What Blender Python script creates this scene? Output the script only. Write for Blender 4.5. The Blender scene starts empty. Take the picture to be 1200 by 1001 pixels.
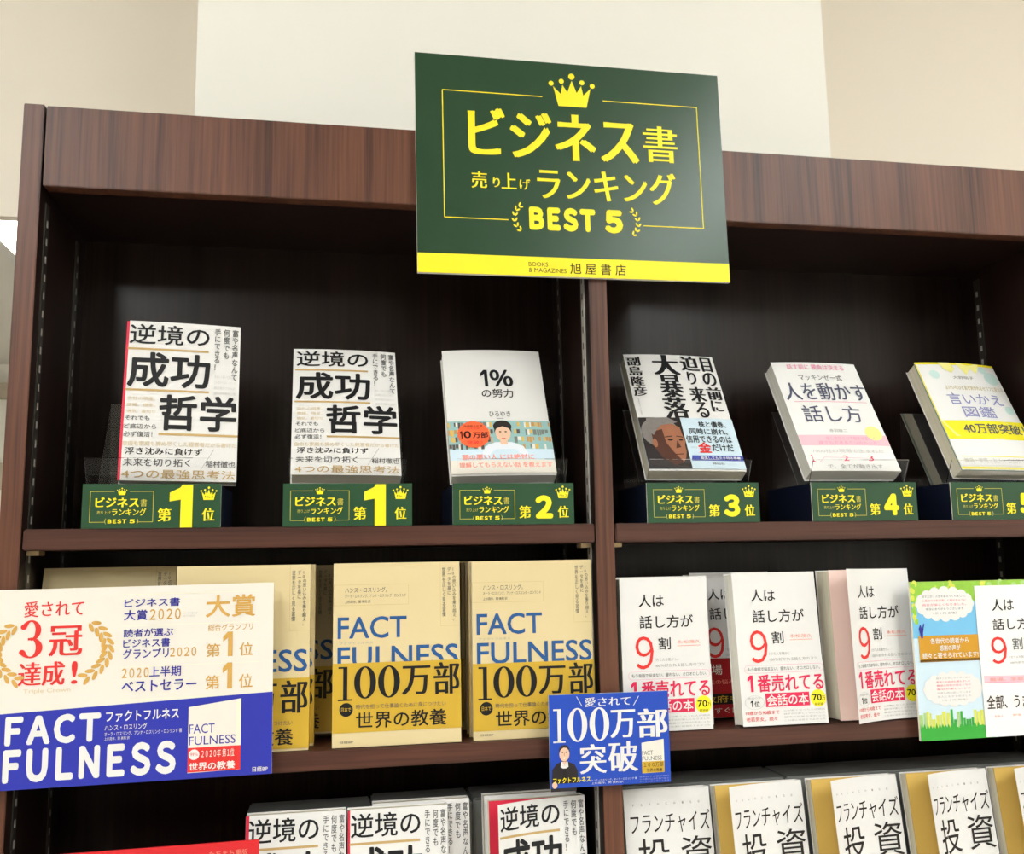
import bpy, math, random
from mathutils import Vector, Matrix

random.seed(7)
SC = bpy.context.scene
COL = SC.collection
R = math.radians
ZO = 1.5                       # eye height: the heights below were measured from the eye

# ------------------------------------------------------------------ camera
def make_camera():
    yaw, pitch, roll = .1848, .1401, -.0171
    f = Vector((math.sin(yaw)*math.cos(pitch), math.cos(yaw)*math.cos(pitch), math.sin(pitch)))
    r = Vector((math.cos(yaw), -math.sin(yaw), 0))
    u = r.cross(f)
    r2 = r*math.cos(roll) + u*math.sin(roll)
    u2 = -r*math.sin(roll) + u*math.cos(roll)
    cam = bpy.data.cameras.new('camera')
    cam.sensor_fit = 'HORIZONTAL'
    cam.sensor_width = 36.0
    cam.lens = 36.0*1100/1200
    cam.clip_start = .02
    o = bpy.data.objects.new('camera', cam)
    m = Matrix((r2, u2, -f)).transposed().to_4x4()
    m.translation = Vector((0, -1, ZO))
    o.matrix_world = m
    COL.objects.link(o)
    SC.camera = o
make_camera()

# ------------------------------------------------------------------ world, exposure
def srgb(r, g, b):
    def c(v):
        v /= 255.0
        return v/12.92 if v <= .04045 else ((v+.055)/1.055)**2.4
    return (c(r), c(g), c(b), 1)

w = bpy.data.worlds.new('world'); SC.world = w; w.use_nodes = True
w.node_tree.nodes['Background'].inputs[0].default_value = (1, .97, .92, 1)
w.node_tree.nodes['Background'].inputs[1].default_value = .05
SC.view_settings.view_transform = 'Standard'
SC.view_settings.look = 'None'
SC.view_settings.gamma = 1
SC.view_settings.use_curve_mapping = False
SC.view_settings.exposure = 0.12
SC.cycles.use_denoising = True
SC.cycles.max_bounces = 10
SC.cycles.transparent_max_bounces = 16

LAMP = 34.0                    # brightness of the shop's ceiling panels
FIXTURES = [                   # x, y, size x, size y of each ceiling panel
    (-1.2, -2.1, .3, 1.3), (-1.2, -3.6, .3, 1.3), (1.72, -2.1, .3, 1.3), (1.72, -3.6, .3, 1.3),
    (-3.9, -2.1, .3, 1.3), (-3.9, -3.6, .3, 1.3), (4.5, -2.1, .3, 1.3), (4.5, -3.6, .3, 1.3),
]

# ------------------------------------------------------------------ materials
MATS = {}
def nodes_of(name):
    m = bpy.data.materials.new(name); m.use_nodes = True
    nt = m.node_tree
    return m, nt, nt.nodes['Principled BSDF']

def mat(name, rgb, rough=.55, spec=.4, metal=0, noise=0.0, nscale=60, bump=0.0):
    if name in MATS: return MATS[name]
    m, nt, b = nodes_of(name)
    c = srgb(*rgb)
    b.inputs['Base Color'].default_value = c
    b.inputs['Roughness'].default_value = rough
    b.inputs['Specular IOR Level'].default_value = spec
    b.inputs['Metallic'].default_value = metal
    if noise or bump:
        tc = nt.nodes.new('ShaderNodeTexCoord')
        n = nt.nodes.new('ShaderNodeTexNoise'); n.inputs['Scale'].default_value = nscale
        n.inputs['Detail'].default_value = 5
        nt.links.new(tc.outputs['Object'], n.inputs['Vector'])
        if noise:
            mx = nt.nodes.new('ShaderNodeMix'); mx.data_type = 'RGBA'
            mx.inputs[6].default_value = tuple(v*(1-noise) for v in c[:3])+(1,)
            mx.inputs[7].default_value = tuple(min(1, v*(1+noise)) for v in c[:3])+(1,)
            nt.links.new(n.outputs['Fac'], mx.inputs[0])
            nt.links.new(mx.outputs[2], b.inputs['Base Color'])
        if bump:
            bp = nt.nodes.new('ShaderNodeBump'); bp.inputs['Strength'].default_value = bump
            bp.inputs['Distance'].default_value = .002
            nt.links.new(n.outputs['Fac'], bp.inputs['Height'])
            nt.links.new(bp.outputs['Normal'], b.inputs['Normal'])
    MATS[name] = m
    return m

def wood(name, dark, mid, light, axis, rough=.38, spec=.5):
    """dark laminate with streaks that run along axis (0, 1, 2)"""
    m, nt, b = nodes_of(name)
    tc = nt.nodes.new('ShaderNodeTexCoord')
    def layer(scale, stretch, detail):
        mp = nt.nodes.new('ShaderNodeMapping')
        s = [scale]*3; s[axis] = scale*stretch
        mp.inputs['Scale'].default_value = s
        n = nt.nodes.new('ShaderNodeTexNoise')
        n.inputs['Scale'].default_value = 1; n.inputs['Detail'].default_value = detail
        n.inputs['Roughness'].default_value = .6; n.inputs['Distortion'].default_value = .25
        nt.links.new(tc.outputs['Object'], mp.inputs['Vector'])
        nt.links.new(mp.outputs['Vector'], n.inputs['Vector'])
        return n
    a = layer(22, .06, 4); f = layer(230, .02, 3)
    add = nt.nodes.new('ShaderNodeMath'); add.operation = 'MULTIPLY_ADD'
    add.inputs[1].default_value = .45
    nt.links.new(f.outputs['Fac'], add.inputs[0])
    sc = nt.nodes.new('ShaderNodeMath'); sc.operation = 'MULTIPLY'; sc.inputs[1].default_value = .62
    nt.links.new(a.outputs['Fac'], sc.inputs[0])
    nt.links.new(sc.outputs[0], add.inputs[2])
    cr = nt.nodes.new('ShaderNodeValToRGB')
    e = cr.color_ramp.elements
    e[0].position = .36; e[0].color = srgb(*dark)
    e[1].position = .72; e[1].color = srgb(*light)
    x = e.new(.53); x.color = srgb(*mid)
    nt.links.new(add.outputs[0], cr.inputs['Fac'])
    nt.links.new(cr.outputs['Color'], b.inputs['Base Color'])
    b.inputs['Roughness'].default_value = rough
    b.inputs['Specular IOR Level'].default_value = spec
    bp = nt.nodes.new('ShaderNodeBump'); bp.inputs['Strength'].default_value = .06
    bp.inputs['Distance'].default_value = .001
    nt.links.new(f.outputs['Fac'], bp.inputs['Height'])
    nt.links.new(bp.outputs['Normal'], b.inputs['Normal'])
    MATS[name] = m
    return m

def emit(name, rgb, strength):
    m = bpy.data.materials.new(name); m.use_nodes = True
    nt = m.node_tree; nt.nodes.clear()
    o = nt.nodes.new('ShaderNodeOutputMaterial'); e = nt.nodes.new('ShaderNodeEmission')
    e.inputs[0].default_value = srgb(*rgb); e.inputs[1].default_value = strength
    nt.links.new(e.outputs[0], o.inputs[0])
    MATS[name] = m
    return m

def clear(name, tint, gloss, haze=0.0):
    """thin clear plastic: mostly lets light straight through, with a reflection at its surface"""
    m = bpy.data.materials.new(name); m.use_nodes = True
    nt = m.node_tree; nt.nodes.clear()
    o = nt.nodes.new('ShaderNodeOutputMaterial')
    t = nt.nodes.new('ShaderNodeBsdfTransparent'); t.inputs[0].default_value = (tint, tint, tint, 1)
    g = nt.nodes.new('ShaderNodeBsdfGlossy'); g.inputs['Roughness'].default_value = .08
    d = nt.nodes.new('ShaderNodeBsdfDiffuse'); d.inputs[0].default_value = (.75, .76, .75, 1)
    fr = nt.nodes.new('ShaderNodeFresnel'); fr.inputs[0].default_value = 1.49
    ml = nt.nodes.new('ShaderNodeMath'); ml.operation = 'MULTIPLY'; ml.inputs[1].default_value = gloss
    nt.links.new(fr.outputs[0], ml.inputs[0])
    a = nt.nodes.new('ShaderNodeMixShader'); b = nt.nodes.new('ShaderNodeMixShader')
    a.inputs[0].default_value = haze
    nt.links.new(t.outputs[0], a.inputs[1]); nt.links.new(d.outputs[0], a.inputs[2])
    nt.links.new(ml.outputs[0], b.inputs[0])
    nt.links.new(a.outputs[0], b.inputs[1]); nt.links.new(g.outputs[0], b.inputs[2])
    nt.links.new(b.outputs[0], o.inputs[0])
    MATS[name] = m
    return m

def pages(name, rgb, axis=1):
    """the cut edge of a block of paper: fine lines, one per few sheets"""
    m, nt, b = nodes_of(name)
    tc = nt.nodes.new('ShaderNodeTexCoord')
    mp = nt.nodes.new('ShaderNodeMapping')
    s = [3, 3, 3]; s[axis] = 900
    mp.inputs['Scale'].default_value = s
    n = nt.nodes.new('ShaderNodeTexNoise'); n.inputs['Scale'].default_value = 1; n.inputs['Detail'].default_value = 2
    nt.links.new(tc.outputs['Object'], mp.inputs['Vector']); nt.links.new(mp.outputs['Vector'], n.inputs['Vector'])
    mx = nt.nodes.new('ShaderNodeMix'); mx.data_type = 'RGBA'
    c = srgb(*rgb)
    mx.inputs[6].default_value = tuple(v*.82 for v in c[:3])+(1,)
    mx.inputs[7].default_value = tuple(min(1, v*1.06) for v in c[:3])+(1,)
    nt.links.new(n.outputs['Fac'], mx.inputs[0]); nt.links.new(mx.outputs[2], b.inputs['Base Color'])
    b.inputs['Roughness'].default_value = .8; b.inputs['Specular IOR Level'].default_value = .15
    MATS[name] = m
    return m

wood('wood_v', (42, 20, 13), (92, 55, 39), (118, 73, 51), 2, rough=.4, spec=.4)
wood('wood_h', (48, 24, 17), (78, 45, 34), (95, 58, 44), 0, rough=.42, spec=.35)
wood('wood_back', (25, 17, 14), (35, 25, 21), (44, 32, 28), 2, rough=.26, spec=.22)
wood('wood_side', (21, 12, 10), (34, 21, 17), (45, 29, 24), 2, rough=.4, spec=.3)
mat('filler_grey', (138, 140, 137), .45, .4, noise=.08, nscale=30)
mat('wall_paint', (240, 231, 217), .75, .2, noise=.02, nscale=3, bump=.03)
mat('pillar_paint', (250, 248, 240), .75, .2, noise=.02, nscale=3, bump=.03)
mat('ceiling_paint', (238, 236, 228), .85, .2, noise=.02, nscale=5)
mat('floor_tile', (182, 178, 172), .4, .4, noise=.06, nscale=6)
mat('band_paint', (196, 186, 168), .7, .2, noise=.02, nscale=4)
mat('lamp_housing', (235, 235, 232), .5, .4, noise=.02, nscale=20)
emit('lamp_glow', (248, 251, 250), LAMP)
emit('lamp_glow_far', (255, 250, 240), 9)
mat('rail_metal', (92, 88, 82), .35, .5, metal=.8, noise=.15, nscale=50)
mat('rail_bright', (205, 200, 190), .35, .6, metal=.2, noise=.1, nscale=50)
mat('clip_brass', (190, 165, 125), .35, .6, metal=.5, noise=.1, nscale=80)
mat('navy', (16, 24, 44), .5, .35, noise=.1, nscale=40)
clear('acrylic', .993, .3, .002)
clear('acrylic_edge', .9, 1.0, .22)
# papers and inks
PAPER = dict(rough=.5, spec=.3)
mat('white', (229, 227, 224), .5, .3, noise=.012, nscale=40)
mat('white_gloss', (240, 239, 237), .32, .45, noise=.012, nscale=40)
mat('off_white', (232, 226, 215), .5, .3, noise=.015, nscale=40)
mat('cream', (222, 203, 156), .5, .3, noise=.02, nscale=30)
mat('cream_light', (240, 233, 212), .5, .3, noise=.02, nscale=30)
mat('mustard', (206, 168, 52), .5, .35, noise=.03, nscale=25)
mat('sign_green', (30, 64, 38), .27, .4, noise=.06, nscale=25, bump=.05)
mat('card_green', (30, 72, 42), .42, .4, noise=.04, nscale=25)
mat('yellow', (250, 232, 28), .45, .4, noise=.015, nscale=30)
mat('gold_line', (206, 194, 74), .45, .4)
mat('black', (22, 22, 24), .5, .3)
mat('ink_grey', (95, 95, 96), .5, .3)
mat('ink_light', (165, 163, 160), .5, .3)
mat('ink_pale', (205, 203, 200), .5, .3)
mat('tan', (196, 164, 108), .5, .3)
mat('tan_pale', (222, 202, 164), .5, .3)
mat('gold', (212, 165, 84), .5, .3)
mat('pale_gold', (200, 182, 120), .5, .3)
mat('fact_blue', (40, 88, 146), .5, .3)
mat('royal', (44, 52, 168), .42, .4, noise=.03, nscale=25)
mat('royal_bright', (28, 72, 182), .42, .4, noise=.03, nscale=25)
mat('ink_blue', (50, 50, 150), .5, .3)
mat('red', (224, 52, 48), .5, .3)
mat('red_card', (216, 38, 44), .45, .4, noise=.03, nscale=25)
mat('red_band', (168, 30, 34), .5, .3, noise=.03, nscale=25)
mat('crimson', (222, 44, 72), .5, .35, noise=.02, nscale=25)
mat('pink_red', (226, 40, 84), .5, .3)
mat('pink', (240, 150, 180), .5, .3)
mat('pink_pale', (246, 196, 208), .5, .3)
mat('pink_paper', (246, 214, 204), .6, .25, noise=.02, nscale=25)
mat('ochre_paper', (222, 184, 96), .6, .25, noise=.02, nscale=25)
mat('orange', (250, 104, 60), .5, .3)
mat('salmon', (250, 150, 130), .5, .3)
mat('lemon', (246, 232, 40), .5, .3)
mat('lemon_pale', (250, 242, 150), .5, .3)
mat('mint_pale', (206, 232, 226), .5, .3)
mat('mint', (120, 178, 150), .55, .3)
mat('ink_violet', (150, 152, 200), .5, .3)
mat('ink_slate', (84, 88, 110), .5, .3)
mat('violet', (72, 84, 170), .5, .3)
mat('photo_dark', (36, 28, 26), .45, .35, noise=.3, nscale=120)
mat('skin_dark', (160, 104, 76), .5, .3, noise=.1, nscale=90)
mat('skin_shade', (82, 48, 36), .5, .3, noise=.1, nscale=90)
mat('skin', (232, 192, 164), .5, .3)
mat('hair_grey', (130, 124, 120), .5, .3, noise=.2, nscale=200)
mat('hair_black', (36, 30, 28), .5, .3)
mat('hair_brown', (60, 42, 34), .5, .3)
mat('jacket_dark', (44, 38, 40), .5, .3)
mat('shirt_pale', (226, 232, 240), .5, .3)
mat('sky_print', (120, 190, 230), .5, .3, noise=.05, nscale=30)
mat('sky_pale', (206, 226, 238), .5, .3, noise=.03, nscale=30)
mat('leaf_print', (150, 200, 70), .5, .3, noise=.2, nscale=120)
mat('leaf_yellow', (214, 218, 90), .5, .3)
mat('grass_print', (60, 168, 62), .5, .3)
mat('grass_pale', (170, 205, 130), .5, .3)
mat('board_gold', (206, 150, 40), .5, .3, noise=.04, nscale=40)
mat('board_brown', (140, 100, 40), .5, .3)
mat('teal_print', (150, 190, 190), .5, .3)
mat('shelf_print_a', (196, 150, 90), .5, .3)
mat('shelf_print_b', (120, 128, 120), .5, .3)
mat('shelf_print_c', (222, 184, 90), .5, .3)
mat('shelf_print_d', (90, 82, 80), .5, .3)
pages('page_edges', (248, 240, 216))
pages('page_edges_white', (250, 246, 234))

# ------------------------------------------------------------------ mesh helpers
DL = .00015                    # height of one layer of print above the paper

class MB:
    def __init__(s):
        s.v = []; s.f = []; s.m = []; s.names = []
    def mi(s, name):
        if name not in s.names: s.names.append(name)
        return s.names.index(name)
    def face(s, pts, m):
        n = len(s.v); s.v += [tuple(p) for p in pts]
        s.f.append(tuple(range(n, n+len(pts)))); s.m.append(s.mi(m))
    def mesh(s, verts, faces, m):
        n = len(s.v); s.v += [tuple(p) for p in verts]
        k = s.mi(m)
        for f in faces:
            s.f.append(tuple(n+i for i in f)); s.m.append(k)
    def box(s, x0, x1, y0, y1, z0, z1, m, side=None, nx=1, nz=1):
        """box; side = material of every face but front and back; nx, nz split front and back"""
        sd = side or m
        for y, flip in ((y0, 0), (y1, 1)):
            for i in range(nx):
                for j in range(nz):
                    a, b = x0+(x1-x0)*i/nx, x0+(x1-x0)*(i+1)/nx
                    c, d = z0+(z1-z0)*j/nz, z0+(z1-z0)*(j+1)/nz
                    q = [(a, y, c), (b, y, c), (b, y, d), (a, y, d)]
                    s.face(q[::-1] if flip else q, m)
        for i in range(nx):
            a, b = x0+(x1-x0)*i/nx, x0+(x1-x0)*(i+1)/nx
            s.face([(a, y0, z1), (b, y0, z1), (b, y1, z1), (a, y1, z1)], sd)
            s.face([(a, y1, z0), (b, y1, z0), (b, y0, z0), (a, y0, z0)], sd)
        for j in range(nz):
            c, d = z0+(z1-z0)*j/nz, z0+(z1-z0)*(j+1)/nz
            s.face([(x0, y1, c), (x0, y0, c), (x0, y0, d), (x0, y1, d)], sd)
            s.face([(x1, y0, c), (x1, y1, c), (x1, y1, d), (x1, y0, d)], sd)
    def warp(s, fn):
        s.v = [fn(p) for p in s.v]
    def add(s, o):
        n = len(s.v); s.v += o.v
        for f, k in zip(o.f, o.m):
            s.f.append(tuple(n+i for i in f)); s.m.append(s.mi(o.names[k]))
    def data(s, name):
        me = bpy.data.meshes.new(name)
        me.from_pydata(s.v, [], s.f)
        for n in s.names: me.materials.append(MATS[n])
        me.polygons.foreach_set('material_index', s.m)
        me.update()
        return me
    def build(s, name, parent=None, bevel=0):
        o = bpy.data.objects.new(name, s.data(name)); COL.objects.link(o)
        if parent: o.parent = parent
        if bevel:
            import bmesh
            bm = bmesh.new(); bm.from_mesh(o.data)
            bmesh.ops.remove_doubles(bm, verts=bm.verts, dist=1e-6)
            bmesh.ops.bevel(bm, geom=list(bm.edges), offset=bevel, segments=2, affect='EDGES')
            bm.to_mesh(o.data); bm.free()
        return o

def tag(o, label=None, cat=None, group=None, kind=None):
    if label: o['label'] = label
    if cat: o['category'] = cat
    if group: o['group'] = group
    if kind: o['kind'] = kind
    return o

def empty(name, loc, label, cat, group=None):
    o = bpy.data.objects.new(name, None); COL.objects.link(o)
    o.location = loc; o.empty_display_size = .03
    return tag(o, label, cat, group)

def pose(o, yaw=0, tilt=0, roll=0):
    o.rotation_mode = 'YXZ'
    o.rotation_euler = (-tilt, -roll, yaw)

def copy_tree(o, parent=None):
    kids = [c for c in o.children]
    c = o.copy(); COL.objects.link(c)
    if parent: c.parent = parent
    for k in kids: copy_tree(k, c)
    return c

# ------------------------------------------------------------------ lettering
GLY = {}
def glyph(text, gap=1.0):
    k = (text, gap)
    if k not in GLY:
        c = bpy.data.curves.new('lettering', 'FONT'); c.body = text; c.size = 1; c.space_character = gap
        c.resolution_u = 3
        o = bpy.data.objects.new('lettering', c); COL.objects.link(o)
        bpy.context.view_layer.update()
        me = bpy.data.meshes.new_from_object(o.evaluated_get(bpy.context.evaluated_depsgraph_get()))
        v = [(p.co.x, p.co.y) for p in me.vertices]
        f = [tuple(p.vertices) for p in me.polygons]
        bpy.data.objects.remove(o); bpy.data.curves.remove(c); bpy.data.meshes.remove(me)
        GLY[k] = (v, f)
    return GLY[k]

class Art:
    """print on a flat sheet: u to the right, v down, both 0..1 over a w x h rectangle"""
    def __init__(s, mb, w, h, x0, z0, y0=0.0, cell=None):
        s.mb, s.w, s.h, s.x0, s.z0, s.y0, s.cell = mb, w, h, x0, z0, y0, cell; s.n = 0
    def P(s, u, v, L): return (s.x0+u*s.w, s.y0-L*DL, s.z0+(1-v)*s.h)
    def rect(s, u0, v0, u1, v1, m, L=1):
        nx = nz = 1
        if s.cell:
            nx = max(1, math.ceil((u1-u0)*s.w/s.cell)); nz = max(1, math.ceil((v1-v0)*s.h/s.cell))
        for i in range(nx):
            for j in range(nz):
                a, b = u0+(u1-u0)*i/nx, u0+(u1-u0)*(i+1)/nx
                c, d = v0+(v1-v0)*j/nz, v0+(v1-v0)*(j+1)/nz
                s.mb.face([s.P(a, d, L), s.P(b, d, L), s.P(b, c, L), s.P(a, c, L)], m)
    def poly(s, pts, m, L=1):
        a = sum(p[0]*q[1]-q[0]*p[1] for p, q in zip(pts, pts[1:]+pts[:1]))
        s.n = (s.n+1) % 21; L += s.n*.045
        if a > 0: pts = pts[::-1]          # v runs down, so this turns it to face the viewer
        s.mb.face([s.P(u, v, L) for u, v in pts], m)
    def line(s, u0, v0, u1, v1, t, m, L=1):
        """a stroke t metres wide"""
        dx, dz = (u1-u0)*s.w, (v1-v0)*s.h
        n = math.hypot(dx, dz) or 1
        pu, pv = -dz/n*t/2/s.w, dx/n*t/2/s.h
        s.poly([(u0+pu, v0+pv), (u1+pu, v1+pv), (u1-pu, v1-pv), (u0-pu, v0-pv)], m, L)
    def frame(s, u0, v0, u1, v1, t, m, L=1):
        a, b = t/s.w, t/s.h
        s.rect(u0, v0, u1, v0+b, m, L); s.rect(u0, v1-b, u1, v1, m, L)
        s.rect(u0, v0+b, u0+a, v1-b, m, L); s.rect(u1-a, v0+b, u1, v1-b, m, L)
    def ell(s, u, v, ru, rv, m, L=1, n=28, a0=0.0):
        """ellipse, radii in u and v"""
        c, d = math.cos(a0), math.sin(a0)
        pts = []
        for i in range(n):
            t = 2*math.pi*i/n
            x, z = ru*s.w*math.cos(t), rv*s.h*math.sin(t)
            pts.append((u+(x*c-z*d)/s.w, v+(x*d+z*c)/s.h))
        s.poly(pts, m, L)
    def ring(s, u, v, ru, rv, iu, iv, m, L=1, n=36, a=0.0, b=2*math.pi):
        for i in range(n):
            p, q = a+(b-a)*i/n, a+(b-a)*(i+1)/n
            s.poly([(u+ru*math.cos(p), v+rv*math.sin(p)), (u+ru*math.cos(q), v+rv*math.sin(q)),
                    (u+iu*math.cos(q), v+iv*math.sin(q)), (u+iu*math.cos(p), v+iv*math.sin(p))], m, L)
    def pill(s, u0, v0, u1, v1, t, m, L=1):
        rv = (v1-v0)/2; ru = rv*s.h/s.w; a, b = t/s.w, t/s.h
        s.rect(u0+ru, v0, u1-ru, v0+b, m, L); s.rect(u0+ru, v1-b, u1-ru, v1, m, L)
        for cu, p in ((u0+ru, math.pi/2), (u1-ru, -math.pi/2)):
            s.ring(cu, (v0+v1)/2, ru, rv, ru-a, rv-b, m, L, 10, p, p+math.pi)
    def copies(s, bold, xb):
        """shifts that thicken a stroke: all round for bold, sideways for xb"""
        o = [(0, 0)]
        if bold > 0:
            d = bold*.72
            o += [(-d, -d), (d, d), (-d, d), (d, -d)]
            if bold > .012: o += [(-bold, 0), (bold, 0), (0, bold), (0, -bold)]
        if xb:
            o = [(x-xb/2, y) for x, y in o[:5]]+[(x+xb/2, y) for x, y in o[:5]]+([(0, 0)] if xb > .06 else [])
        return o
    def text(s, t, u0, v0, u1, v1, m, bold=0.0, xb=0.0, L=2, skew=0.0, gap=1.0):
        """a line of writing fitted to the box; bold thickens every stroke, xb only the upright ones"""
        V, F = glyph(t, gap)
        if not V: return
        b = max(0, bold)
        xa, xe = min(p[0] for p in V)-xb/2-b, max(p[0] for p in V)+xb/2+b
        ya, ye = min(p[1] for p in V)-b, max(p[1] for p in V)+b
        if ye-ya < .12: ye, ya = (ye+ya)/2+.06, (ye+ya)/2-.06
        for i, (dx, dy) in enumerate(s.copies(bold, xb)):
            pts = []
            for x, y in V:
                p, q = (x+dx-xa)/(xe-xa), (ye-y-dy)/(ye-ya)
                pts.append(s.P(u0+p*(u1-u0)+skew*(.5-q)*(v1-v0), v0+q*(v1-v0), L+.09*i))
            s.mb.mesh(pts, F, m)
    def vtext(s, t, u0, v0, u1, v1, m, bold=0.0, xb=0.0, L=2, fit=False):
        """writing that runs downwards, one sign per cell"""
        n = len(t); hgt = (v1-v0)/n
        for i, ch in enumerate(t):
            if ch in ' 　': continue
            if fit:
                s.text(ch, u0, v0+i*hgt+hgt*.04, u1, v0+(i+1)*hgt-hgt*.04, m, bold, xb, L); continue
            V, F = glyph(ch)
            wd = max(1.0, max(p[0] for p in V)) if V else 1.0
            for k, (dx, dy) in enumerate(s.copies(bold, xb)):
                pts = [s.P(u0+(x+dx)/wd*(u1-u0), v0+i*hgt+(.9-y-dy)*hgt, L+.09*k) for x, y in V]
                s.mb.mesh(pts, F, m)
    # ---- emblems
    def crown(s, u0, v0, u1, v1, m, L=2):
        def q(a, b): return (u0+(u1-u0)*a, v0+(v1-v0)*b)
        base = [q(.10, .42), q(.20, 1), q(.32, 1.0), q(.68, 1.0), q(.80, 1), q(.90, .42), q(.74, .64), q(.70, .36), q(.60, .58),
                q(.5, .22), q(.40, .58), q(.30, .36), q(.26, .64)]
        s.poly(base, m, L)
        r = (u1-u0)*.055; rv = r*s.w/s.h
        for a, b in ((.06, .34), (.28, .26), (.5, .1), (.72, .26), (.94, .34)):
            cu, cv = q(a, b); s.ell(cu, cv, r*(1.25 if a == .5 else 1), rv*(1.25 if a == .5 else 1), m, L, 14)
    def laurel(s, cu, cv, ru, rv, a0, a1, n, size, m, L=2):
        """pairs of leaves along an arc about (cu, cv), radii in u and v, angles clockwise from right"""
        for i in range(n):
            t = a0+(a1-a0)*i/(n-1)
            du, dv = math.cos(t), math.sin(t)
            tang = math.atan2((a1-a0)*dv*0+math.cos(t)*rv*s.h*(1 if a1 > a0 else -1), -math.sin(t)*ru*s.w*(1 if a1 > a0 else -1))
            for side in (-1, 1):
                px = cu+ru*du+side*size*.42*du/s.w; pv = cv+rv*dv+side*size*.42*dv/s.h
                s.ell(px, pv, size*.62/s.w, size*.26/s.h, m, L, 10, tang-side*.55*(1 if a1 > a0 else -1))
    def didone(s, ch, u0, v0, u1, v1, m, L=2):
        """high-contrast 1 and 0 of the kind on the bands"""
        w_, h_ = u1-u0, v1-v0
        if ch == '0':
            s.ring((u0+u1)/2, (v0+v1)/2, w_/2, h_/2, w_*.23, h_*.455, m, L, 40)
        elif ch == '1':
            s.rect(u0+w_*.40, v0, u0+w_*.68, v1, m, L)
            s.rect(u0+w_*.05, v1-h_*.045, u0+w_*1.0, v1, m, L)
            s.rect(u0+w_*.08, v0, u0+w_*.41, v0+h_*.05, m, L)
        elif ch == 'l':
            s.poly([(u0, v0+h_*.20), (u0+w_*.48, v0), (u1, v0), (u1, v1), (u0+w_*.52, v1), (u0+w_*.52, v0+h_*.24), (u0, v0+h_*.40)], m, L)
        elif ch == '3':
            s.ring(u0+w_*.46, v0+h_*.27, w_*.42, h_*.27, w_*.18, h_*.225, m, L, 26, -math.pi*.86, math.pi*.5)
            s.ring(u0+w_*.46, v0+h_*.73, w_*.5, h_*.27, w_*.22, h_*.225, m, L, 26, -math.pi*.5, math.pi*.86)
            s.ell(u0+w_*.15, v0+h_*.18, w_*.13, h_*.07, m, L, 14); s.ell(u0+w_*.12, v0+h_*.84, w_*.13, h_*.07, m, L, 14)
            s.rect(u0+w_*.34, v0+h_*.47, u0+w_*.56, v0+h_*.53, m, L)

# ------------------------------------------------------------------ the room
def struct(name, m, *boxes, label=None):
    b = MB()
    for x0, x1, y0, y1, z0, z1 in boxes: b.box(x0, x1, y0, y1, z0, z1, m)
    o = b.build(name); o['kind'] = 'structure'
    if label: o['label'] = label
    return o
CEIL = ZO+1.6
struct('floor', 'floor_tile', (-5, 6, -8, 3.3, -.1, 0))
struct('ceiling', 'ceiling_paint', (-5, 6, -8, .525, CEIL, CEIL+.1))
struct('wall_back', 'wall_paint', (.3, 6, .5, .6, 0, CEIL))
struct('wall_bulkhead', 'wall_paint', (-5, .3, .5, .52, ZO+.5355, CEIL))
struct('pillar', 'pillar_paint', (-.194, .737, .25, .499, 0, CEIL))
struct('wall_left', 'wall_paint', (-5.1, -5, -8, 3.3, 0, CEIL))
struct('wall_right', 'wall_paint', (6, 6.1, -8, .6, 0, CEIL))
struct('wall_front', 'wall_paint', (-5.1, 6.1, -8.1, -8, 0, CEIL))
struct('wall_opposite', 'pillar_paint', (1.6, 5.9, -4.7, -4.6, 0, CEIL))
struct('ceiling_recess', 'ceiling_paint', (-5, .3, .525, 3.3, ZO+.85, ZO+.95))
struct('wall_recess', 'pillar_paint', (-5, .4, 3.2, 3.3, 0, ZO+.85))
struct('wall_recess_side', 'wall_paint', (.3, .4, .6, 3.2, 0, ZO+.85))
struct('trim_1', 'band_paint', (-5, .3, 3.17, 3.2, ZO+.70, ZO+.765))
struct('trim_2', 'band_paint', (-5, .3, 3.17, 3.2, ZO+.32, ZO+.43))

def ceiling_light(x, y, sx, sy, z, glow, label, group=None):
    r = empty('ceiling_light', (x, y, z), label, 'ceiling light', group)
    b = MB(); t = .03
    b.box(-sx/2-t, -sx/2, -sy/2-t, sy/2+t, -.03, -.001, 'lamp_housing'); b.box(sx/2, sx/2+t, -sy/2-t, sy/2+t, -.03, -.001, 'lamp_housing')
    b.box(-sx/2, sx/2, -sy/2-t, -sy/2, -.03, -.001, 'lamp_housing'); b.box(-sx/2, sx/2, sy/2, sy/2+t, -.03, -.001, 'lamp_housing')
    b.build('frame', r)
    d = MB(); d.box(-sx/2, sx/2, -sy/2, sy/2, -.022, -.006, glow); d.build('diffuser', r)
    return r
for x, y, sx, sy in FIXTURES:
    ceiling_light(x, y, sx, sy, CEIL, 'lamp_glow', 'long white ceiling light panel over the shop aisle, one of two rows', 'ceiling lights over the aisle')
ceiling_light(-.695, 1.55, .3, 1.7, ZO+.85, 'lamp_glow_far', 'glaring white ceiling light beyond the bulkhead, past the side panel of the bookcase')

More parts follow.
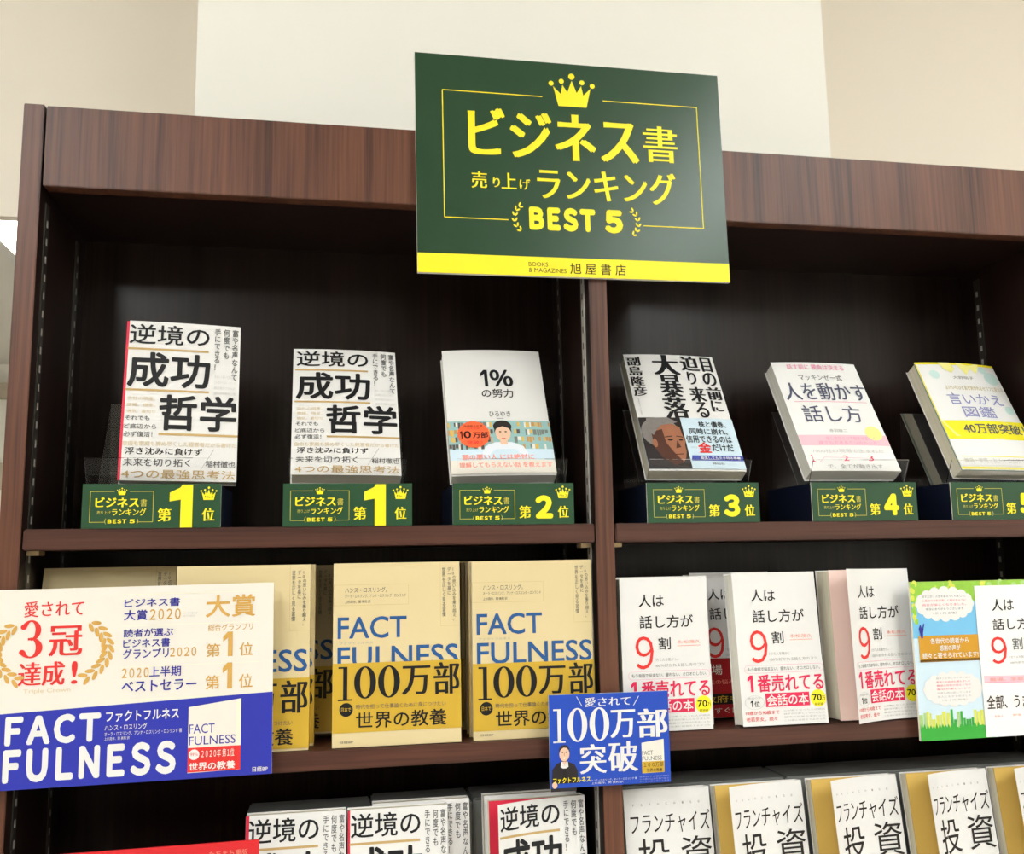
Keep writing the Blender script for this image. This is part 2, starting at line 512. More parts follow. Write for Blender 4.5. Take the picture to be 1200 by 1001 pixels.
# ------------------------------------------------------------------ the bookcase
ZT, ZF, Z1, Z1B, Z2, Z2B = (ZO+z for z in (.4806, .3926, .0374, .0167, -.1878, -.2070))
Z3, Z3B = ZO-.4330, ZO-.4525
XA, XB, XC, XD, XE, XF = -.3261, -.3059, .2784, .2995, .8860, .9070
DEPTH = .1825
case = empty('bookcase', ((XA+XF)/2, DEPTH/2, 0), 'dark brown wooden bookcase with three rows of face-out books', 'bookcase')
def cpart(name, m, *boxes, bevel=.0008, side=None):
    ox, oy = case.location.x, case.location.y
    b = MB()
    for x0, x1, y0, y1, z0, z1 in boxes: b.box(x0-ox, x1-ox, y0-oy, y1-oy, z0, z1, m, side)
    return b.build(name, case, bevel)
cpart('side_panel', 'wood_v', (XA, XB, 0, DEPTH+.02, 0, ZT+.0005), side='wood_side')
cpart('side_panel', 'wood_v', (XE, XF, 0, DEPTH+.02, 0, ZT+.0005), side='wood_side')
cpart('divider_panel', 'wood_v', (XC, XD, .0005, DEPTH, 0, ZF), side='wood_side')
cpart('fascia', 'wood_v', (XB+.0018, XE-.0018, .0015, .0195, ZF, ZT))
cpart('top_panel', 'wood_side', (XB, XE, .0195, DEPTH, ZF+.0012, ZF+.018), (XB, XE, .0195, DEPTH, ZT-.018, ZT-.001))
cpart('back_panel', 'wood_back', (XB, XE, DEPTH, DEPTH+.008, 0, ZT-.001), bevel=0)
for x0, x1 in ((XB+.0016, XC-.0012), (XD+.0016, XE-.0016)):
    cpart('shelf_board', 'wood_h', (x0, x1, .0008, DEPTH-.001, Z1B, Z1), bevel=.0013)
    cpart('shelf_board', 'wood_h', (x0, x1, .0008, DEPTH-.001, Z2B, Z2))
    cpart('shelf_board', 'wood_h', (x0, x1, .0008, DEPTH-.001, Z3B, Z3))
    cpart('plinth', 'wood_h', (x0, x1, .02, .04, 0, .09))
    cpart('shelf_board', 'wood_h', (x0, x1, .0008, DEPTH-.001, .09, .11))
# slotted uprights on the inner faces, with the clips that carry the boards
def upright(x, sgn, y, bright):
    ox, oy = case.location.x, case.location.y
    b = MB(); a, e = (x, x+sgn*.0012) if sgn > 0 else (x+sgn*.0012, x)
    base = 'rail_bright' if bright else 'rail_metal'
    b.box(a-ox, e-ox, y-.006-oy, y+.006-oy, .1, ZF-.012, base)
    z = ZO-.6; f = x+sgn*.0013
    while z < ZF-.03:
        p = [(f-ox, y-.0022-oy, z), (f-ox, y+.0022-oy, z), (f-ox, y+.0022-oy, z+.0075), (f-ox, y-.0022-oy, z+.0075)]
        b.face(p if sgn > 0 else p[::-1], 'rail_metal' if bright else 'rail_bright')
        z += .0195
    b.build('slotted_upright', case)
for x, s in ((XB, 1), (XC, -1), (XD, 1), (XE, -1)):
    for y, br in ((.026, s < 0), (.145, False)):
        upright(x, s, y, br)
    for zb in (Z1B, Z2B, Z3B):
        x0, x1 = (x+.0014, x+.013) if s > 0 else (x-.013, x-.0014)
        cpart('shelf_clip', 'clip_brass', (x0, x1, .016, .036, zb-.005, zb-.0003), bevel=.0004)

# ------------------------------------------------------------------ books
def make_book(label, w, h, t, cover, art, loc, yaw=0, tilt=0, roll=0, group=None, edge='page_edges', inset=0.0,
              band=None, lift=0.0, endpaper=None, bow=0.0, spine_art=None, name='paperback_book', endthick=.0012, rest=True):
    """front cover faces -Y, spine on the right; x is -w/2..w/2, z 0..h, thickness behind y = 0"""
    if rest: loc = (loc[0], loc[1], loc[2]+(t+.0012)*math.sin(tilt)+.0002)
    r = empty(name, loc, label, 'book', group); pose(r, yaw, tilt, roll)
    hw = w/2
    cell = .006 if (lift or bow) else None
    def warp(p):
        x, y, z = p
        if bow:
            u = (x+hw)/w; v = z/h
            y = y-bow*4*max(0, u*(1-u))*(.35+.65*v)
        if lift:
            sdist = hw-x; k = lift/w
            a = k*sdist; n = -y
            if a > 1e-6:
                return (hw-math.sin(a)/k-n*math.sin(a), -(1-math.cos(a))/k-n*math.cos(a), z)
        return (x, y, z)
    nx, nz = (18, 24) if cell else (1, 1)
    c = MB(); f = MB()
    f.box(-hw+inset, hw, -.0004, 0, 0, h, cover, nx=nx, nz=nz)
    art(Art(f, w, h, -hw, 0, -.0004-.00008-(.0002 if cell else 0), cell))
    f.warp(warp)
    c.add(f)
    c.box(hw-.0005, hw, 0, t, 0, h, cover)
    c.box(-hw, hw, t, t+.0004, 0, h, cover)
    if spine_art: spine_art(c, hw, t, h)
    c.build('cover', r)
    y0 = .0003
    if endpaper:
        e = MB(); e.box(-hw+.0003, hw-.0008, y0, y0+endthick, .0004, h-.0004, endpaper); e.build('endpaper', r)
        y0 += endthick+.0001
    p = MB(); p.box(-hw+.0012, hw-.0009, y0, t-.0003, .0012, h-.0015, edge); p.build('page_block', r)
    if band:
        v0, v1, bm_, bart = band
        g = MB(); L0 = .0013 if cell else .0009
        g.box(-hw+inset-.0001, hw+.0002, -L0-.0002, -L0, (1-v1)*h, (1-v0)*h, bm_, nx=nx, nz=max(1, nz//3))
        a = Art(g, w, h*(v1-v0), -hw, (1-v1)*h, -L0-.0002-.00008-(.0002 if cell else 0), cell)
        bart(a)
        g.warp(warp)
        g.box(hw+.0001, hw+.0004, -L0, t+.0006, (1-v1)*h, (1-v0)*h, bm_)
        g.build('paper_band', r)
    return r

# ---- cover of the white book with large black title and tan rules
def art_g(a):
    a.text('逆境の', .03, .02, .725, .15, 'black', .012)
    a.rect(.02, .174, .72, .187, 'tan')
    a.text('成功', .03, .2, .74, .425, 'black', .022)
    a.rect(.02, .436, .735, .449, 'tan')
    a.text('哲学', .315, .465, .985, .692, 'black', .022)
    a.rect(.32, .708, 1, .722, 'tan')
    for i, t in enumerate(('会社の倒産、', '離婚、借金、', '病気、裏切り')):
        a.text(t, .045, .485+.04*i, .28, .508+.04*i, 'tan_pale')
    a.text('それでも', .035, .605, .24, .633, 'ink_grey', .008)
    a.text('ど底辺から', .03, .655, .30, .686, 'ink_grey', .008)
    a.text('必ず復活！', .03, .702, .27, .735, 'ink_grey', .008)
    a.vtext('富や名声なんて', .925, .02, .985, .36, 'ink_grey', .012)
    a.vtext('何度でも', .848, .02, .908, .22, 'ink_grey', .012)
    a.vtext('手にできる！', .766, .02, .826, .30, 'ink_grey', .012)
    for i, t in enumerate(('資金も人脈も学歴もない', 'どん底からはい上がった', '経営者がつかんだ', '成功の法則を公開')):
        a.text(t, .78, .33+.036*i, .97, .348+.036*i, 'ink_pale')
    a.text('自由も家庭も諦め尽くした経営者だから書けた', .03, .76, .99, .79, 'tan_pale', .006)
    a.text('浮き沈みに負けず', .05, .80, .70, .843, 'black', .01)
    a.text('未来を切り拓く', .04, .866, .60, .914, 'ink_grey', .012)
    a.line(.69, .93, .80, .80, .0004, 'ink_light', 2)
    a.text('稲村徹也', .73, .872, .985, .914, 'ink_grey', .01)
    a.text('4つの最強思考法', .035, .932, .985, .988, 'tan', .006)

# ---- cover of the cream book with blue capitals and a mustard band
def art_f(a):
    a.frame(-.0, .12, .59, .235, .0003, 'pale_gold')
    a.text('ハンス・ロスリング。', .09, .135, .42, .165, 'ink_grey')
    a.text('オーラ・ロスリング、アンナ・ロスリング・ロンランド', .09, .174, .57, .193, 'ink_grey')
    a.text('上杉周作、関 美和 訳', .09, .206, .29, .223, 'ink_grey')
    a.text('FACT', .035, .297, .575, .418, 'fact_blue', .012)
    a.text('ファクトフルネス', .05, .434, .31, .448, 'ink_light')
    a.text('FULNESS', .035, .46, .985, .582, 'fact_blue', .012)
    a.line(.845, 0, .845, .36, .0003, 'pale_gold'); a.line(.845, .36, 1, .36, .0003, 'pale_gold')
    a.vtext('10の思い込みを乗り越え、', .94, .03, .972, .335, 'ink_grey')
    a.vtext('データを基に', .90, .03, .932, .19, 'ink_grey')
    a.vtext('世界を正しく見る習慣', .857, .03, .889, .31, 'ink_grey')
    a.text('日経BP', .06, .965, .16, .978, 'ink_grey')
def band_f(a):
    a.didone('1', .035, .05, .15, .54, 'black'); a.didone('0', .165, .05, .335, .52, 'black'); a.didone('0', .35, .05, .52, .52, 'black')
    a.text('万', .535, .07, .76, .49, 'black', .0, .05); a.text('部', .785, .03, .992, .50, 'black', .0, .05)
    a.ell(.105, .67, .052, .052*a.w/a.h, 'black', 1); a.text('日本で', .068, .635, .142, .70, 'mustard', .01, 0, 2)
    a.text('時代を担って仕事論くために身につけたい', .18, .60, .88, .67, 'ink_grey')
    a.text('世界の教養', .18, .71, .885, .95, 'black', .012)

# ---- cover of the small white book with the red 9
def art_r(a):
    a.text('人は', .21, .112, .50, .195, 'black', .008)
    a.text('話し方が', .21, .25, .83, .335, 'black', .008)
    a.text('９', .155, .385, .36, .598, 'red', -.004)
    a.text('割', .42, .395, .56, .475, 'black', .008)
    a.text('永松茂久', .635, .418, .905, .44, 'salmon'); a.rect(.635, .452, .905, .455, 'salmon')
    a.text('1分で人を動かし、', .37, .53, .64, .55, 'ink_light')
    a.text('100％好かれる話し方のコツ', .37, .567, .94, .588, 'ink_light')
def band_r(a):
    def V(v): return (v-.598)/.4
    a.pill(.06, V(.612), .995, V(.664), .0003, 'pink', 1)
    a.text('もう会話で悩まない、疲れない、オロオロしない。', .10, V(.625), .96, V(.65), 'ink_grey')
    a.didone('l', .085, V(.675), .150, V(.782), 'pink_red'); a.text('番売れてる', .20, V(.672), .985, V(.786), 'pink_red', .018)
    a.ring(.15, V(.85), .115, .045/.4, .108, .0425/.4, 'ink_pale', 1, 30)
    a.text('会話の本', .075, V(.815), .225, V(.828), 'ink_light'); a.didone('l', .10, V(.838), .128, V(.878), 'black'); a.text('位', .145, V(.842), .21, V(.878), 'black', .012)
    a.rect(.28, V(.795), .80, V(.882), 'pink_red', 1); a.text('会話の本', .295, V(.802), .785, V(.875), 'white', .012)
    a.ell(.905, V(.838), .093, .093*a.w/a.h, 'lemon', 1)
    a.text('70', .835, V(.812), .945, V(.855), 'black', .02); a.text('万', .947, V(.826), .99, V(.852), 'black'); a.text('部突破', .855, V(.868), .955, V(.884), 'black')
    a.text('10歳から90歳まで', .035, V(.902), .43, V(.928), 'red'); a.text('老若男女、続々', .035, V(.943), .40, V(.97), 'red')
    for i, t in enumerate(('心が軽くなった人が続出', '話すのが楽しくなりました', '職場の空気が変わった', 'この本に出会えてよかった')):
        a.text(t, .48, V(.903+.021*i), .97, V(.914+.021*i), 'ink_light')
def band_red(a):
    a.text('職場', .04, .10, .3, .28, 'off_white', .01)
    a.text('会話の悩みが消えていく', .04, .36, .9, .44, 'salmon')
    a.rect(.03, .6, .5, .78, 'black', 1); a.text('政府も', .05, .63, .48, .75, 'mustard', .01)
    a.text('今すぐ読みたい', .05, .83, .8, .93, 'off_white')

# ---- cover of the white book with thin brush lettering
def art_k(a):
    for i, ch in enumerate('FRANCHISE'):
        a.text(ch, .10+.095*i, .078, .118+.095*i, .09, 'ink_light')
    a.text('フランチャイズ', .06, .13, .98, .25, 'hair_black', -.004, skew=.06)
    a.text('投', .13, .275, .49, .475, 'hair_black', .002); a.text('資', .62, .275, .98, .475, 'hair_black', .002)

W1, H1 = .118, .175
# ---------------- top shelf: riser boxes, acrylic stands, rank cards, books
def frame_art(a, u0, v0, u1, v1, sign=False):
    """the ruled frame with crown, title, ranking line and BEST 5 that the cards share"""
    t = .0005
    a.rect(u0, v0, u0+(u1-u0)*.38, v0+t/a.h, 'gold_line'); a.rect(u1-(u1-u0)*.38, v0, u1, v0+t/a.h, 'gold_line')
    a.rect(u0, v0, u0+t/a.w, v1, 'gold_line'); a.rect(u1-t/a.w, v0, u1, v1, 'gold_line')
    a.rect(u0, v1-t/a.h, u0+(u1-u0)*.24, v1, 'gold_line'); a.rect(u1-(u1-u0)*.26, v1-t/a.h, u1, v1, 'gold_line')
def card_art(a, n):
    frame_art(a, .055, .165, .508, .865)
    a.crown(.243, .085, .318, .25, 'yellow')
    a.text('ビジネス', .093, .305, .405, .525, 'yellow', .006, .07); a.text('書', .414, .345, .462, .51, 'gold_line', 0, .03)
    a.text('売り上げ', .108, .605, .205, .685, 'gold_line'); a.text('ランキング', .213, .555, .458, .715, 'yellow', .002, .04)
    a.text('ＢＥＳＴ', .185, .795, .320, .89, 'yellow', .05, gap=.66); a.text('５', .34, .795, .38, .89, 'yellow', .05)
    a.text('(', .163, .775, .175, .905, 'gold_line'); a.text(')', .392, .775, .404, .905, 'gold_line')
    a.text('第', .54, .55, .64, .852, 'yellow', .0, .06)
    if n == 1:
        a.poly([(.624, .20), (.70, .085), (.715, .02), (.792, .02), (.792, .995), (.705, .995), (.705, .36), (.624, .40)], 'yellow', 2)
    else:
        a.text('０１２３４５'[n], .676, .295, .822, .865, 'yellow', .06)
    a.text('位', .862, .56, .955, .85, 'yellow', 0, .06)
    a.crown(.845, .06, .972, .37, 'yellow')
    a.text('No.%d' % n, .88, .275, .94, .325, 'card_green', 0, 0, 3)

ORD = {1: 'first', 2: 'second', 3: 'third', 4: 'fourth', 5: 'fifth'}
CARDS = [(-.251, 1, 'the leftmost'), (-.0557, 1, 'the second-from-left'), (.1212, 2, ''), (.3386, 3, ''), (.5370, 4, ''), (.7160, 5, '')]
WHERE = ['first-place card by the side panel', 'first-place card next to the second-place card', 'second-place card', 'third-place card', 'fourth-place card', 'fifth-place card']
CW, CH = .1335, .0446
def stand(x, label, tilt, back):
    by = .0418+back; ty = by+.098*math.tan(tilt)
    s = empty('book_stand', (x, 0, Z1+.0442), label, 'book stand', 'clear acrylic book stands')
    hw = .061; T = .0013
    def sheet(b, p, q):
        (y0, z0), (y1, z1) = p, q
        n = math.hypot(y1-y0, z1-z0); ny, nz = -(z1-z0)/n*T, (y1-y0)/n*T
        A, B, C_, D_ = (y0, z0), (y1, z1), (y1+ny, z1+nz), (y0+ny, z0+nz)
        def P(x_, k): return (x_, k[0], k[1])
        b.face([P(-hw, A), P(hw, A), P(hw, B), P(-hw, B)], 'acrylic'); b.face([P(-hw, D_), P(-hw, C_), P(hw, C_), P(hw, D_)], 'acrylic')
        b.face([P(-hw, A), P(-hw, B), P(-hw, C_), P(-hw, D_)], 'acrylic_edge'); b.face([P(hw, A), P(hw, D_), P(hw, C_), P(hw, B)], 'acrylic_edge')
        b.face([P(-hw, A), P(-hw, D_), P(hw, D_), P(hw, A)], 'acrylic_edge'); b.face([P(-hw, B), P(hw, B), P(hw, C_), P(-hw, C_)], 'acrylic_edge')
    a = MB(); sheet(a, (.0170, .0007), (.0035, .0275)); sheet(a, (by-.0004, .0003), (.0170, .0007)); a.build('front_lip', s)
    a = MB(); sheet(a, (ty, .0985), (by, .0005)); a.build('back_rest', s)
    a = MB(); sheet(a, (ty+.010, .0022), (ty+.0015, .0985)); sheet(a, (ty+.010, .0003), (by+.0018, .0003)); a.build('rear_leg', s)
    return s
for i, (x, n, _) in enumerate(CARDS):
    cx = x+CW/2
    b = MB(); b.box(-CW/2+.001, CW/2-.001, -.055, .055, 0, .0435, 'navy')
    o = b.build('riser_box', None, .0006); o.location = (cx, .0605, Z1+.0003)
    tag(o, 'dark navy riser box behind the green %s' % WHERE[i], 'riser box', 'navy riser boxes on the top shelf')
    b = MB(); b.box(-CW/2, CW/2, 0, .0018, 0, CH, 'card_green', side='off_white')
    card_art(Art(b, CW, CH, -CW/2, 0, -.0001), n)
    o = b.build('rank_card'); o.location = (cx, .0012, Z1)
    lab = {0: 'green and yellow first-place ranking card by the side panel', 1: 'green and yellow first-place ranking card next to the second-place card'}.get(i, 'green and yellow ranking card for %s place on the top shelf edge' % ORD[n])
    tag(o, lab, 'ranking card', 'green ranking cards along the top shelf')
    stand(cx-(.006 if i == 0 else 0), 'clear acrylic book stand above the green %s' % WHERE[i], (.44, .487, .443, .517, .533, .495)[i], (.018, .006, .0005, .001, .002, .005)[i])

def top_book(x, y, z, yaw, tilt, roll, **k):
    a = Vector((math.cos(yaw), math.sin(yaw), 0))
    p = Vector((x, y, ZO+z))+a*(W1/2)
    return make_book(loc=p, yaw=yaw, tilt=tilt, roll=roll, w=W1, h=k.pop('h', H1), rest=False, **k)
top_book(-.2235, .0205, .0868, .125, .150, -.008, label='nearly upright white book with black title above the first-place card by the side panel', h=.1775, t=.018,
         cover='white', art=art_g, inset=.003, endpaper='crimson', bow=.0015, group='white books with black title and tan rules')
top_book(-.0496, .0205, .0925, .047, .485, -.008, label='white book with black title leaning back beside the book with the photo band', t=.018,
         cover='white', art=art_g, bow=.002, group='white books with black title and tan rules')

def art_one(a):
    a.didone('l', .365, .173, .435, .310, 'black'); a.text('％', .455, .171, .69, .312, 'black', .03)
    a.text('の努力', .36, .33, .675, .401, 'black', .008)
    a.text('ひろゆき', .412, .511, .623, .555, 'ink_grey', .006); a.rect(.48, .566, .55, .572, 'ink_light')
def band_one(a):
    # a man in a pale shirt before shop shelves, with a red burst and two lines of red writing
    rnd = random.Random(3)
    a.rect(.0, 0, 1, .62, 'teal_print', 1)
    for j in range(4):
        u = .0
        while u < 1:
            wd = rnd.uniform(.015, .04)
            if not (.42 < u < .62): a.rect(u, .03+.14*j, min(1, u+wd*.85), .03+.14*j+rnd.uniform(.07, .125), rnd.choice(['shelf_print_a', 'shelf_print_b', 'shelf_print_c', 'shelf_print_d', 'teal_print', 'off_white']), 2)
            u += wd
    a.rect(0, .55, 1, .75, 'sky_pale', 3)
    a.poly([(.30, .66), (.34, .5), (.44, .42), (.60, .42), (.71, .5), (.76, .66)], 'shirt_pale', 4)
    a.rect(.49, .34, .56, .46, 'skin', 5); a.ell(.525, .24, .075, .17, 'skin', 6)
    a.ell(.525, .12, .09, .12, 'hair_black', 5); a.poly([(.44, .24), (.45, .08), (.525, .02), (.60, .08), (.612, .24), (.585, .16), (.525, .12), (.465, .16)], 'hair_black', 7)
    for e in (.498, .552): a.ell(e, .225, .012, .012, 'hair_black', 7, 10)
    a.rect(.505, .345, .545, .358, 'red', 7); a.line(.525, .24, .52, .30, .0004, 'skin_dark', 7)
    pts = []
    for i in range(48):
        r = 1.0 if i % 2 else .95
        pts.append((.24+.158*r*math.cos(i*math.pi/24), .27+.26*r*math.sin(i*math.pi/24)))
    a.poly(pts, 'orange', 8)
    a.text('発売即大反響', .15, .09, .33, .125, 'black', 0, 0, 9); a.text('日本全国', .18, .14, .30, .17, 'red', 0, 0, 9)
    a.didone('l', .108, .205, .132, .345, 'black', 9); a.text('０', .142, .205, .215, .345, 'black', .04, 0, 9); a.text('万部', .228, .225, .378, .345, 'black', .02, 0, 9); a.text('突破!!', .17, .39, .315, .455, 'red', .012, 0, 9)
    a.rect(0, .62, 1, 1, 'off_white', 2)
    a.text('頭の悪い人 には絶対に', .11, .645, .80, .75, 'salmon', .016, 0, 5); a.text('理解してもらえない話 を教えます', .08, .79, .97, .89, 'salmon', .016)
top_book(.1224, .0205, .0915, -.0107, .4406, .015, label='white book with small title, photo band and red round burst above the second-place card', t=.018, h=.1735,
         cover='white', art=art_one, band=(.59, .99, 'off_white', band_one), bow=.003, edge='page_edges_white', group=None)

def art_crash(a):
    a.vtext('副島隆彦', .02, .02, .165, .385, 'black', .0, .07, fit=True)
    a.text('大', .29, .005, .585, .19, 'black', .0, .12); a.text('暴', .315, .19, .57, .39, 'black', .0, .09); a.text('落', .30, .39, .57, .575, 'black', .0, .09)
    a.text('迫', .605, .01, .815, .145, 'black', .0, .09); a.text('り', .645, .155, .745, .272, 'black', .0, .06)
    a.text('来', .62, .292, .80, .425, 'black', .0, .09); a.text('る', .645, .425, .785, .562, 'black', .0, .06)
    a.text('目', .84, .015, .965, .148, 'black', .0, .09); a.text('の', .815, .155, .97, .278, 'black', .0, .06)
    a.text('前', .815, .288, .985, .402, 'black', .0, .09); a.text('に', .825, .408, .955, .506, 'black', .0, .06)
    a.vtext('副島隆彦の今こそ金を買う', .045, .40, .062, .55, 'ink_light')
def band_crash(a):
    def V(v): return (v-.572)/.415
    a.rect(0, 0, .44, 1, 'photo_dark', 1)
    # head of an older man seen from the right, lit from the right
    a.ell(.20, .30, .20, .30, 'hair_grey', 2, 30); a.poly([(.10, .30), (.20, .16), (.32, .12), (.41, .20), (.42, .36), (.437, .47), (.42, .56), (.42, .68), (.40, .80), (.36, .90), (.26, .86), (.18, .66), (.15, .5)], 'skin_dark', 3)
    a.poly([(.10, .30), (.22, .24), (.23, .50), (.29, .70), (.37, .88), (.28, .95), (.16, .80), (.10, .6)], 'skin_shade', 4)
    a.poly([(.08, .02), (.30, .0), (.40, .10), (.34, .13), (.22, .16), (.16, .26), (.12, .36), (.06, .25)], 'hair_grey', 5)
    a.poly([(.0, .55), (.10, .62), (.20, .86), (.30, .97), (.33, 1), (0, 1)], 'jacket_dark', 4)
    a.line(.23, .40, .31, .38, .0011, 'hair_black', 5); a.line(.35, .38, .42, .40, .0011, 'hair_black', 5)
    a.ell(.28, .455, .028, .018, 'hair_black', 5, 12); a.ell(.39, .455, .022, .018, 'hair_black', 5, 12)
    a.poly([(.35, .46), (.375, .60), (.32, .62)], 'skin_shade', 5); a.line(.29, .74, .385, .73, .0012, 'skin_shade', 5)
    a.ell(.115, .52, .026, .085, 'skin_dark', 6, 14)
    a.text('株と債券、', .62, V(.600), .915, V(.652), 'black', .012); a.text('同時に崩れ、', .505, V(.660), .915, V(.711), 'black', .012)
    a.text('信用できるのは', .45, V(.718), .935, V(.78), 'black', .012); a.text('これからは', .47, V(.81), .545, V(.826), 'ink_light')
    a.text('金', .555, V(.776), .69, V(.862), 'red', .028); a.text('だけだ', .70, V(.79), .93, V(.848), 'black', .016)
    a.poly([(.47, V(.883)), (1, V(.88)), (1, V(.923)), (.455, V(.923))], 'violet', 1); a.text('暴落しても生き残る準備', .55, V(.89), .97, V(.916), 'white', .012)
    a.text('祥伝社', .66, V(.936), .79, V(.957), 'ink_grey')
top_book(.3494, .0205, .0968, .0068, .515, -.0085, label='white book with vertical black title and dark portrait band above the third-place card', t=.018, h=.1777,
         cover='white', art=art_crash, band=(.572, .987, 'sky_pale', band_crash), bow=.002)

def art_talk(a):
    a.text('話す前に 勝負は決まる', .165, .022, .84, .075, 'pink', .008)
    a.text('マッキンゼー式', .256, .125, .764, .178, 'ink_grey')
    a.text('人を動かす', .03, .205, .985, .372, 'ink_slate', .004, .02)
    a.rect(.10, .382, .95, .386, 'pink')
    a.text('話し方', .15, .42, .815, .575, 'ink_slate', .004)
    a.text('赤羽雄二', .37, .638, .57, .666, 'ink_light')
    a.rect(0, .69, 1, .782, 'pink_pale', 1); a.text('話し方ひとつで相手が変わる', .30, .705, .86, .735, 'pink'); a.text('誰でもできる三つのルール', .2, .745, .86, .772, 'pink')
    a.ell(.865, .672, .094, .094*a.w/a.h, 'lemon_pale', 2)
    a.text('7000社の現場で生まれた', .09, .815, .89, .848, 'ink_pale')
    a.text('１', .05, .865, .085, .925, 'pink_red', .01); a.text('2', .40, .872, .46, .918, 'pink_red'); a.text('3', .68, .872, .74, .918, 'pink_red')
    a.line(.13, .93, .20, .885, .0004, 'pink', 1); a.line(.20, .885, .72, .895, .0004, 'pink', 1)
    a.text('で、全てが動き出す', .2, .945, .81, .985, 'ink_light', .004)
top_book(.5484, .0205, .0970, .0102, .530, -.001, label='white book with slate title and pale pink stripe above the fourth-place card', t=.020, h=.1725,
         cover='white_gloss', art=art_talk, bow=.002, edge='page_edges_white')

def art_para(a):
    a.rect(0, 0, 1, .02, 'lemon', 1); a.rect(0, 0, .012, .6, 'lemon', 1)
    a.poly([(.28, 0), (.42, 0), (.46, .06), (.40, .10), (.33, .07)], 'lemon_pale', 2); a.poly([(.50, 0), (.80, 0), (.72, .10), (.66, .05), (.58, .12)], 'lemon_pale', 2)
    for u, v, r in ((.18, .12, .06), (.89, .14, .09), (.82, .06, .05), (.93, .45, .06)):
        a.ell(u, v, r, r*.7, 'mint_pale', 1)
    a.text('大野萌子', .39, .132, .65, .162, 'ink_light')
    a.text('よけいなひと言を好かれるセリフに変える', .24, .225, .97, .268, 'pale_gold', .006)
    a.text('言いかえ', .21, .30, .885, .41, 'ink_violet', .008)
    a.text('図鑑', .325, .425, .725, .53, 'ink_violet', .004)
    a.rect(0, .975, 1, .995, 'lemon', 1)
def band_para(a):
    a.rect(0, 0, 1, .42, 'lemon', 1); a.poly([(.0, 0), (.75, 0), (1, .20), (1, .42), (.6, .42), (.1, .36)], 'lemon_pale', 2)
    a.text('40万部突破！', .22, .06, .98, .30, 'ink_grey', .02, 0, 3)
    a.rect(.05, .80, 1, .815, 'lemon', 1)
    a.text('職場・家庭・友人・ご近所で使える', .06, .845, .95, .95, 'ink_pale', .006)
top_book(.7480, .0205, .0978, .037, .4925, -.021, label='pale book with violet title and yellow band above the fifth-place card', t=.020, h=.170,
         cover='white_gloss', art=art_para, band=(.565, .965, 'white_gloss', band_para), bow=.003, endpaper='mint')

# ---------------- middle shelf, left bay: cream books with mustard bands
FW, FH, FT = .1322, .1858, .0215
def fact(label, x, y, bv, tilt=0, **k):
    return make_book(label, FW, FH, FT, 'cream', art_f, (x+FW/2, y, Z2+.0002+abs(math.sin(tilt))*0), tilt=tilt, band=(bv, bv+.372, 'mustard', band_f),
                     group='cream books with blue capitals and mustard bands', **k)
fact('shaded cream book in the corner by the side panel, mostly hidden by the placard', -.3005, .022, .60, R(13))
b0 = fact('cream book with mustard band half hidden by the white and blue placard', -.1592, .008, .615)
b1 = copy_tree(b0); b1.location = (-.1592+.0045+FW/2, .0315, Z2+.0002)
tag(b1, 'second copy behind the cream book half hidden by the white and blue placard', 'book')
c0 = fact('shaded cream book set back in the gap between two front cream books', -.1340, .0600, .62, R(17))
d0 = fact('fully visible cream book whose lower blue capitals are cut by the mustard band', -.0035, .0068, .55, R(1))
d1 = fact('copy directly behind the fully visible cream book with cut blue capitals', -.0020, .0315, .55)
e0 = fact('front cream book of the deep stack beside the divider panel', .1420, .0098, .578)
for j, word in enumerate(('second', 'third', 'rearmost')):
    q = copy_tree(e0); q.location = (.1420-.0009*(j+1)+.0012*(j == 1)+FW/2, .0098+(FT+.0012)*(j+1), Z2+.0002)
    tag(q, '%s cream book in the deep stack beside the divider panel, only its edge showing' % word, 'book')

# ---------------- middle shelf, right bay: small white books with a red 9
RW, RH, RT = .1000, .1645, .0215
G_R = 'white books with a red nine'
def nine(label, x, y, tilt=0, yaw=0, h=RH, band=(.598, .998, 'white', band_r), t=RT, **k):
    return make_book(label, RW, h, t, 'white', art_r, (x+RW/2, y, Z2+.0002), tilt=tilt, yaw=yaw, band=band, group=G_R, **k)
r0 = nine('white book with red nine partly covered by the small blue placard', .3052, .0050, R(.8))
r1 = copy_tree(r0); r1.location = (.3160+RW/2, .0290, r0.location.z+.0002)
tag(r1, 'copy directly behind the red-nine book that the small blue placard covers', 'book')
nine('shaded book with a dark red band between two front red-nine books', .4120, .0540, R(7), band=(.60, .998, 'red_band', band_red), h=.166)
nine('white book with red nine and the whole yellow seal in view', .4378, -.0025, R(4.5), R(-.4), h=.1665, t=.0225, edge='page_edges_white')
nine('white book with red nine, lifted cover and pale pink endpaper', .5568, .0035, R(2.5), h=.168, t=.030, lift=.60, endpaper='pink_paper', edge='page_edges')

